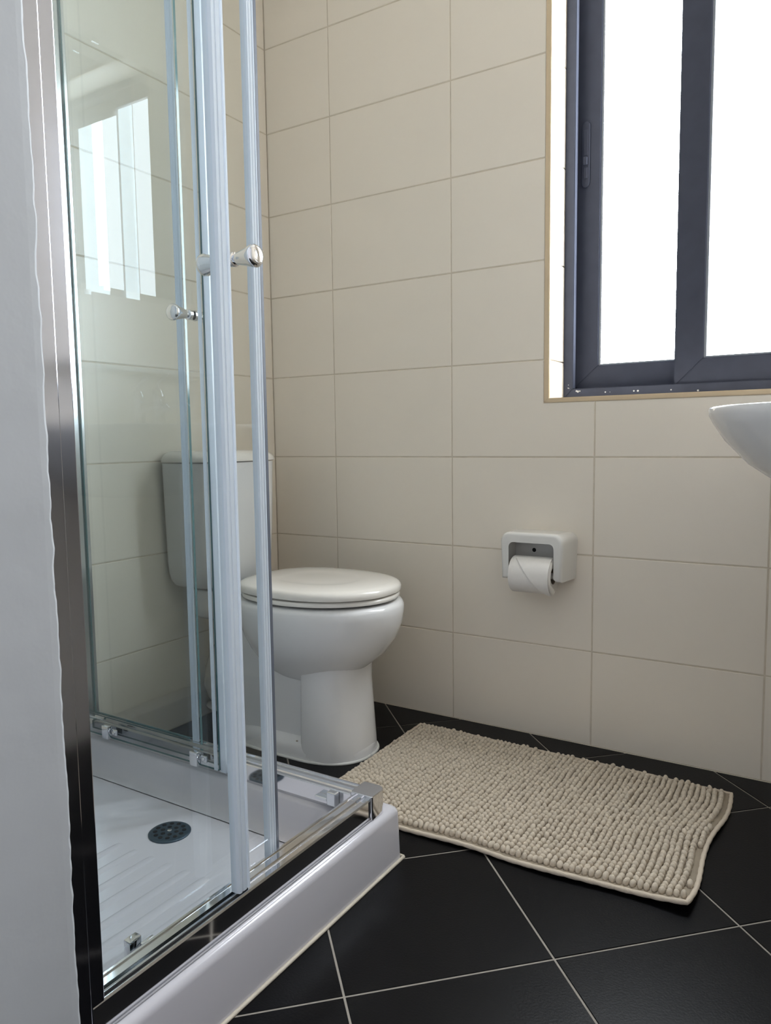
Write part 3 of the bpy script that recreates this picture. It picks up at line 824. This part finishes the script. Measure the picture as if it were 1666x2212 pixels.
# arch outline (outer and inner) swept from wall to front, with rounded lips
def arch(off_o, off_i, n=7):
    ro, ri = 0.024, 0.013
    t = 0.0165
    x0, x1, z0, z1 = HX0 + off_o, HX1 - off_o, HZ0, HZ1 - off_o
    out = [(x0 + 0.004, z0 + off_o)]
    for k in range(n + 1):
        a = math.radians(180 - 90 * k / n); out.append((x0 + ro + ro * math.cos(a), z1 - ro + ro * math.sin(a)))
    for k in range(n + 1):
        a = math.radians(90 - 90 * k / n); out.append((x1 - ro + ro * math.cos(a), z1 - ro + ro * math.sin(a)))
    out.append((x1 - 0.004, z0 + off_o))
    x0, x1, z1 = HX0 + t - off_i, HX1 - t + off_i, HZ1 - t + off_i
    inn = [(x1, z0 + off_o)]
    for k in range(n + 1):
        a = math.radians(90 * k / n); inn.append((x1 - ri + ri * math.cos(a), z1 - ri + ri * math.sin(a)))
    for k in range(n + 1):
        a = math.radians(90 + 90 * k / n); inn.append((x0 + ri + ri * math.cos(a), z1 - ri + ri * math.sin(a)))
    inn.append((x0, z0 + off_o))
    return out + inn
def tapered(pts, y):
    k = 1 - 0.09 * (-y / HD)
    return [((HX0 + HX1) / 2 + (x - (HX0 + HX1) / 2) * k, y, z + (-y / HD) * 0.002) for x, z in pts]
rings = [tapered(arch(0, 0), -0.0002), tapered(arch(0, 0), -0.07), tapered(arch(0.0, 0), -HD + 0.012)]
for k in range(1, 6):
    a = math.radians(90 * k / 5)
    rings.append(tapered(arch(0.0085 * (1 - math.cos(a)), -0.0085 * (1 - math.cos(a))), -HD + 0.012 - 0.0095 * math.sin(a)))
loft(bm, rings)
bm_box(bm, (HX0 + 0.010, -0.012, HZ0 + 0.004), (HX1 - 0.010, -0.0003, HZ1 - 0.010), 0.003, 2)
o = keep(from_bm('body', bm, 'ceramic_cream', hold), HI); shade(o, 50)
for sx in (0.888, 0.957):
    bm = bmesh.new()
    lathe(bm, [(0.0001, 0.0009), (0.0048, 0.0008), (0.0055, 0)], 'y', 14, (sx, -0.0121, 0.5065), -1)
    keep(from_bm('screw_hole', bm, 'hole', hold), HI)
RY, RZc = -0.074, 0.4525
bm = bmesh.new()
lathe(bm, [(0.0001, 0), (0.0085, 0.0004), (0.0085, 0.1445), (0.0001, 0.145)], 'x', 20, (0.8385, RY, RZc))
keep(from_bm('spindle', bm, 'ceramic_cream', hold, smooth=False), HI)
roll = tag(empty('toilet_roll', (0.904, RY, RZc)), 'white toilet roll hanging in the ceramic holder', 'toilet roll')
RI = Matrix.Translation((-0.904, -RY, -RZc))
RX0, RX1, RR = 0.8585, 0.9625, 0.0468
bm = bmesh.new()
n = 48; nxs = 10
def rp(a, r, x): return (x, RY - r * math.cos(a), RZc + r * math.sin(a))
rings = []
for x, r in ((RX0, 0.021), (RX0, RR - 0.001), (RX0 + 0.001, RR), ) + tuple((RX0 + 0.001 + (RX1 - RX0 - 0.002) * k / nxs, RR) for k in range(1, nxs)) + ((RX1 - 0.001, RR), (RX1, RR - 0.001), (RX1 + 0.0005, 0.021)):
    rings.append([rp(2 * math.pi * k / n, r + (0.0006 * noise.noise(Vector((x * 40, k * .6, 1))) if r > 0.03 else 0), x) for k in range(n)])
R = loft(bm, rings, False, False)
o = keep(from_bm('paper', bm, 'tissue', roll), RI); shade(o, 50)
bm = bmesh.new()
rings = [[rp(2 * math.pi * k / 28, r, x) for k in range(28)] for x, r in ((RX0 + .001, 0.0212), (RX1, 0.0212), (RX1, 0.0196), (RX0 + .001, 0.0196), (RX0 + .001, 0.0212))]
loft(bm, rings, False, False)
keep(from_bm('core', bm, 'card', roll, smooth=False), RI)
# last sheet folded to a point towards the free end
bm = bmesh.new()
top, bot = [], []
N_ = 20
va = []
for i in range(N_ + 1):
    t = i / N_
    row = []
    a = math.radians(66 - 128 * t)           # from upper front down to lower front
    xl = RX0 + 0.012 + (RX1 - RX0 - 0.014) * t ** 1.05
    for k in range(7):
        s = k / 6
        x = xl + (RX1 + 0.0035 - xl) * s
        lift = 0.0022 + 0.0030 * t * t
        row.append((a, RR + lift, x))
    va.append(row)
f_out = [[bm.verts.new(rp(a, r + 0.0012, x)) for a, r, x in row] for row in va]
f_in = [[bm.verts.new(rp(a, r, x)) for a, r, x in row] for row in va]
for i in range(N_):
    for k in range(6):
        bm.faces.new((f_out[i][k], f_out[i][k + 1], f_out[i + 1][k + 1], f_out[i + 1][k]))
        bm.faces.new((f_in[i][k], f_in[i + 1][k], f_in[i + 1][k + 1], f_in[i][k + 1]))
for i in range(N_):
    bm.faces.new((f_out[i][0], f_out[i + 1][0], f_in[i + 1][0], f_in[i][0]))
    bm.faces.new((f_out[i][6], f_in[i][6], f_in[i + 1][6], f_out[i + 1][6]))
# crumpled paper lip at the right-hand end
rings = []
for q in range(5):
    ring = []
    for k in range(18):
        a = math.radians(70 - 150 * k / 17)
        r = RR + 0.0008 - 0.018 * (q / 4) ** 1.3 * (1 + 0.35 * noise.noise(Vector((k * 1.3, q, 3))))
        x = RX1 + 0.0032 + 0.003 * math.sin(q / 4 * math.pi) + 0.0022 * noise.noise(Vector((k * 0.9, q * 0.5, 8)))
        ring.append(rp(a, r, x))
    rings.append(ring)
loft(bm, rings, False, False, closed=False)
o = keep(from_bm('loose_sheet', bm, 'tissue', roll), RI); shade(o, 60)

# ------------------------------------------------------------------ washbasin on the right wall
BX, BYC, BZ = ROOM_W - 0.0005, -0.45, 0.8455
basin = tag(empty('washbasin', (BX, BYC, 0.66)), 'white ceramic washbasin fixed to the wall at the right edge', 'washbasin')
BI = Matrix.Translation((-BX, -BYC, -0.66))
def basin_ring(s, z, d=0.503, hw=0.352, p=3.0, n=40, back=0.0, sd=None):
    sd = s if sd is None else sd
    out = []
    for i in range(n + 1):
        t = -1 + 2 * i / n
        t = math.copysign(1 - (1 - abs(t)) ** 1.8, t)
        y = BYC + hw * s * t
        x = BX - back - (d * sd - back) * max(0.0, 1 - abs(t) ** p) ** (1 / p)
        out.append((x, y, z))
    return out
bm = bmesh.new()
rings = [basin_ring(0.24, 0.650), basin_ring(0.42, 0.660), basin_ring(0.60, 0.680), basin_ring(0.76, 0.712), basin_ring(0.88, 0.754), basin_ring(0.95, 0.792), basin_ring(0.985, 0.819), basin_ring(0.998, 0.832),
         basin_ring(1.0, 0.841), basin_ring(0.996, 0.8445), basin_ring(0.985, BZ), basin_ring(0.93, BZ - 0.001, sd=0.945, back=0.012), basin_ring(0.90, BZ - 0.006, sd=0.925, back=0.10), basin_ring(0.86, BZ - 0.03, sd=0.89, back=0.11), basin_ring(0.72, BZ - 0.09, sd=0.76, back=0.14), basin_ring(0.4, BZ - 0.115, sd=0.52, back=0.2)]
loft(bm, rings)
o = keep(from_bm('bowl', bm, 'ceramic', basin), BI); shade(o, 50)
# mixer tap standing on the back ledge
bm = bmesh.new()
TXx, TYy = 1.815, -0.40
lathe(bm, [(0.0001, 0), (0.026, 0), (0.026, 0.004), (0.021, 0.008), (0.020, 0.075), (0.022, 0.08), (0.022, 0.092), (0.016, 0.105), (0.0001, 0.108)], 'z', 24, (TXx, TYy, BZ - 0.0008))
o = keep(from_bm('tap', bm, 'chrome', basin), BI); shade(o, 45); o['label'] = 'chrome mixer tap'
bm = bmesh.new(); tube(bm, [(TXx - 0.012, TYy, BZ + 0.05), (TXx - 0.07, TYy, BZ + 0.062), (TXx - 0.11, TYy, BZ + 0.060), (TXx - 0.122, TYy, BZ + 0.045)], 0.011, 14)
from_bm('spout', bm, 'chrome', o, smooth=True)
bm = bmesh.new(); tube(bm, [(TXx, TYy, BZ + 0.105), (TXx - 0.004, TYy, BZ + 0.125), (TXx - 0.05, TYy, BZ + 0.145)], 0.006, 12)
from_bm('lever', bm, 'chrome', o, smooth=True)

# mirror and shelf over the basin (seen as reflections in the shower glass)
mir = tag(empty('wall_mirror', (ROOM_W, -0.46, 1.225)), 'wall mirror over the washbasin, seen only as reflection in the shower glass', 'mirror')
MI_ = Matrix.Translation((-ROOM_W, 0.46, -1.225))
bm = bmesh.new(); bm_box(bm, (ROOM_W - 0.006, -0.585, 1.225), (ROOM_W - 0.0005, -0.06, 1.862), 0.0008, 1)
keep(from_bm('mirror_glass', bm, 'mirror', mir), MI_)
for yy in (-0.50, -0.15):
    for zz in (1.222, 1.865):
        bm = bmesh.new()
        bm_box(bm, (ROOM_W - 0.009, yy - 0.012, zz - 0.007), (ROOM_W - 0.0062, yy + 0.012, zz + 0.007), 0.001, 1)
        keep(from_bm('mirror_clip', bm, 'chrome', mir), MI_)
shelf = tag(empty('wall_shelf', (ROOM_W, -0.42, 1.0)), 'white shelf under the mirror, seen only as reflection in the shower glass', 'shelf')
SI = Matrix.Translation((-ROOM_W, 0.42, -1.0))
bm = bmesh.new()
loft(bm, [rrect(ROOM_W - 0.10, ROOM_W - 0.0005, -0.68, -0.16, 0.03, z, 6, (0.002, 0.03, 0.03, 0.002)) for z in (1.004, 1.012)])
keep(from_bm('board', bm, 'ceramic', shelf), SI)
for yy in (-0.60, -0.24):
    bm = bmesh.new()
    bm_box(bm, (ROOM_W - 0.06, yy - 0.008, 0.985), (ROOM_W - 0.0005, yy + 0.008, 1.0038), 0.002, 2)
    keep(from_bm('bracket', bm, 'chrome', shelf), SI)

# ------------------------------------------------------------------ bath mat
mat = tag(empty('bath_mat', (0.99, -0.36, 0)), 'beige chenille bath mat lying between toilet and shower', 'bath mat')
MTI = Matrix.Translation((-0.99, 0.36, 0))
C00, C10, C11, C01 = Vector((0.602, -0.608)), Vector((1.384, -0.603)), Vector((1.394, -0.117)), Vector((0.593, -0.106))
def mat_xy(u, v):
    p = (C00 * (1 - u) + C10 * u) * (1 - v) + (C01 * (1 - u) + C11 * u) * v
    # gentle waviness of the free edges
    wx = 0.006 * math.sin(v * 9.0 + 0.6) * max(0, (u - 0.6) / 0.4) ** 2
    wy = -0.010 * math.sin(u * math.pi) * (1 - v) ** 3 + 0.003 * math.sin(u * 16) * (1 - v) ** 4 + 0.002 * math.sin(u * 11) * v ** 4
    return p.x + wx, p.y + wy
def mat_h(u, v):
    h = 0.0012 + 0.0035 * max(0, noise.noise(Vector((u * 3.2, v * 2.1, 4.0))))
    h += 0.010 * max(0, (u - 0.80) / 0.20) ** 2 * max(0, (0.35 - v) / 0.35) ** 1.5
    h += 0.004 * max(0, math.sin(u * 9 + 1)) * max(0, (0.18 - v) / 0.18) ** 2
    h += 0.004 * max(0, math.sin(v * 10 + 2)) * max(0, (u - 0.88) / 0.12)
    return h
bm = bmesh.new()
nu, nv = 60, 40
TOPH = 0.0055
vt = [[bm.verts.new((*mat_xy(i / nu, j / nv), mat_h(i / nu, j / nv) + TOPH)) for i in range(nu + 1)] for j in range(nv + 1)]
vb = [[bm.verts.new((*mat_xy(i / nu, j / nv), mat_h(i / nu, j / nv) + 0.0)) for i in range(nu + 1)] for j in range(nv + 1)]
for j in range(nv):
    for i in range(nu):
        bm.faces.new((vt[j][i], vt[j][i + 1], vt[j + 1][i + 1], vt[j + 1][i]))
        bm.faces.new((vb[j][i], vb[j + 1][i], vb[j + 1][i + 1], vb[j][i + 1]))
for i in range(nu):
    bm.faces.new((vb[0][i], vb[0][i + 1], vt[0][i + 1], vt[0][i])); bm.faces.new((vb[nv][i], vt[nv][i], vt[nv][i + 1], vb[nv][i + 1]))
for j in range(nv):
    bm.faces.new((vb[j][0], vt[j][0], vt[j + 1][0], vb[j + 1][0])); bm.faces.new((vb[j][nu], vb[j + 1][nu], vt[j + 1][nu], vt[j][nu]))
keep(from_bm('backing', bm, 'mat_back', mat, smooth=True), MTI)
# rolled hem
path = [(k / 80, 0) for k in range(80)] + [(1, k / 50) for k in range(50)] + [(1 - k / 80, 1) for k in range(80)] + [(0, 1 - k / 50) for k in range(51)]
bm = bmesh.new()
tube(bm, [(*mat_xy(u, v), mat_h(u, v) + 0.0038) for u, v in path], [0.0046 + 0.0005 * math.sin(k * 2.1) for k in range(len(path))], 10)
keep(from_bm('hem', bm, 'hem', mat, smooth=True), MTI)
# chenille tufts in rows: one mesh
sph = bmesh.new(); bmesh.ops.create_uvsphere(sph, u_segments=8, v_segments=6, radius=1.0)
sv = [v.co.copy() for v in sph.verts]; sf = [[v.index for v in f.verts] for f in sph.faces]
sph.verts.index_update(); sph.free()
verts, faces = [], []
NR, NC = 66, 40
rnd = random.Random(3)
for r in range(NR):
    u0 = (r + 0.75) / (NR + 0.45)
    v = 0.022
    while v < 0.984:
        ln = rnd.choice((0.0115, 0.0125, 0.014, 0.019)) * rnd.uniform(0.9, 1.1)
        dv = ln / 0.49
        vv = v + dv / 2
        v += dv * 0.96
        uu = u0 + 0.0032 * noise.noise(Vector((r * 0.35, vv * 7, 0))) + rnd.uniform(-1, 1) * 0.0012 + 0.006 * noise.noise(Vector((u0 * 3, vv * 3, 9)))
        if vv > 0.985 or uu > 0.988 or uu < 0.01: continue
        x, y = mat_xy(uu, vv)
        z = mat_h(uu, vv) + TOPH + 0.0035 + rnd.uniform(-0.0008, 0.0014)
        rx, ry, rz = 0.0058 * rnd.uniform(0.88, 1.12), ln * 0.55, 0.0078 * rnd.uniform(0.85, 1.15)
        yaw = rnd.uniform(-0.35, 0.35); lean = rnd.uniform(-0.25, 0.25)
        m = Matrix.Translation((x, y, z)) @ Matrix.Rotation(yaw, 4, 'Z') @ Matrix.Rotation(lean, 4, 'X') @ Matrix.Diagonal((rx, ry, rz, 1))
        b = len(verts)
        verts += [tuple(m @ c) for c in sv]
        faces += [[b + k for k in f] for f in sf]
me = bpy.data.meshes.new('pile'); me.from_pydata(verts, [], faces); me.update()
o = keep(link('pile', me, 'pile', mat, smooth=True), MTI); o['kind'] = 'stuff'; o['label'] = 'rows of beige chenille tufts'
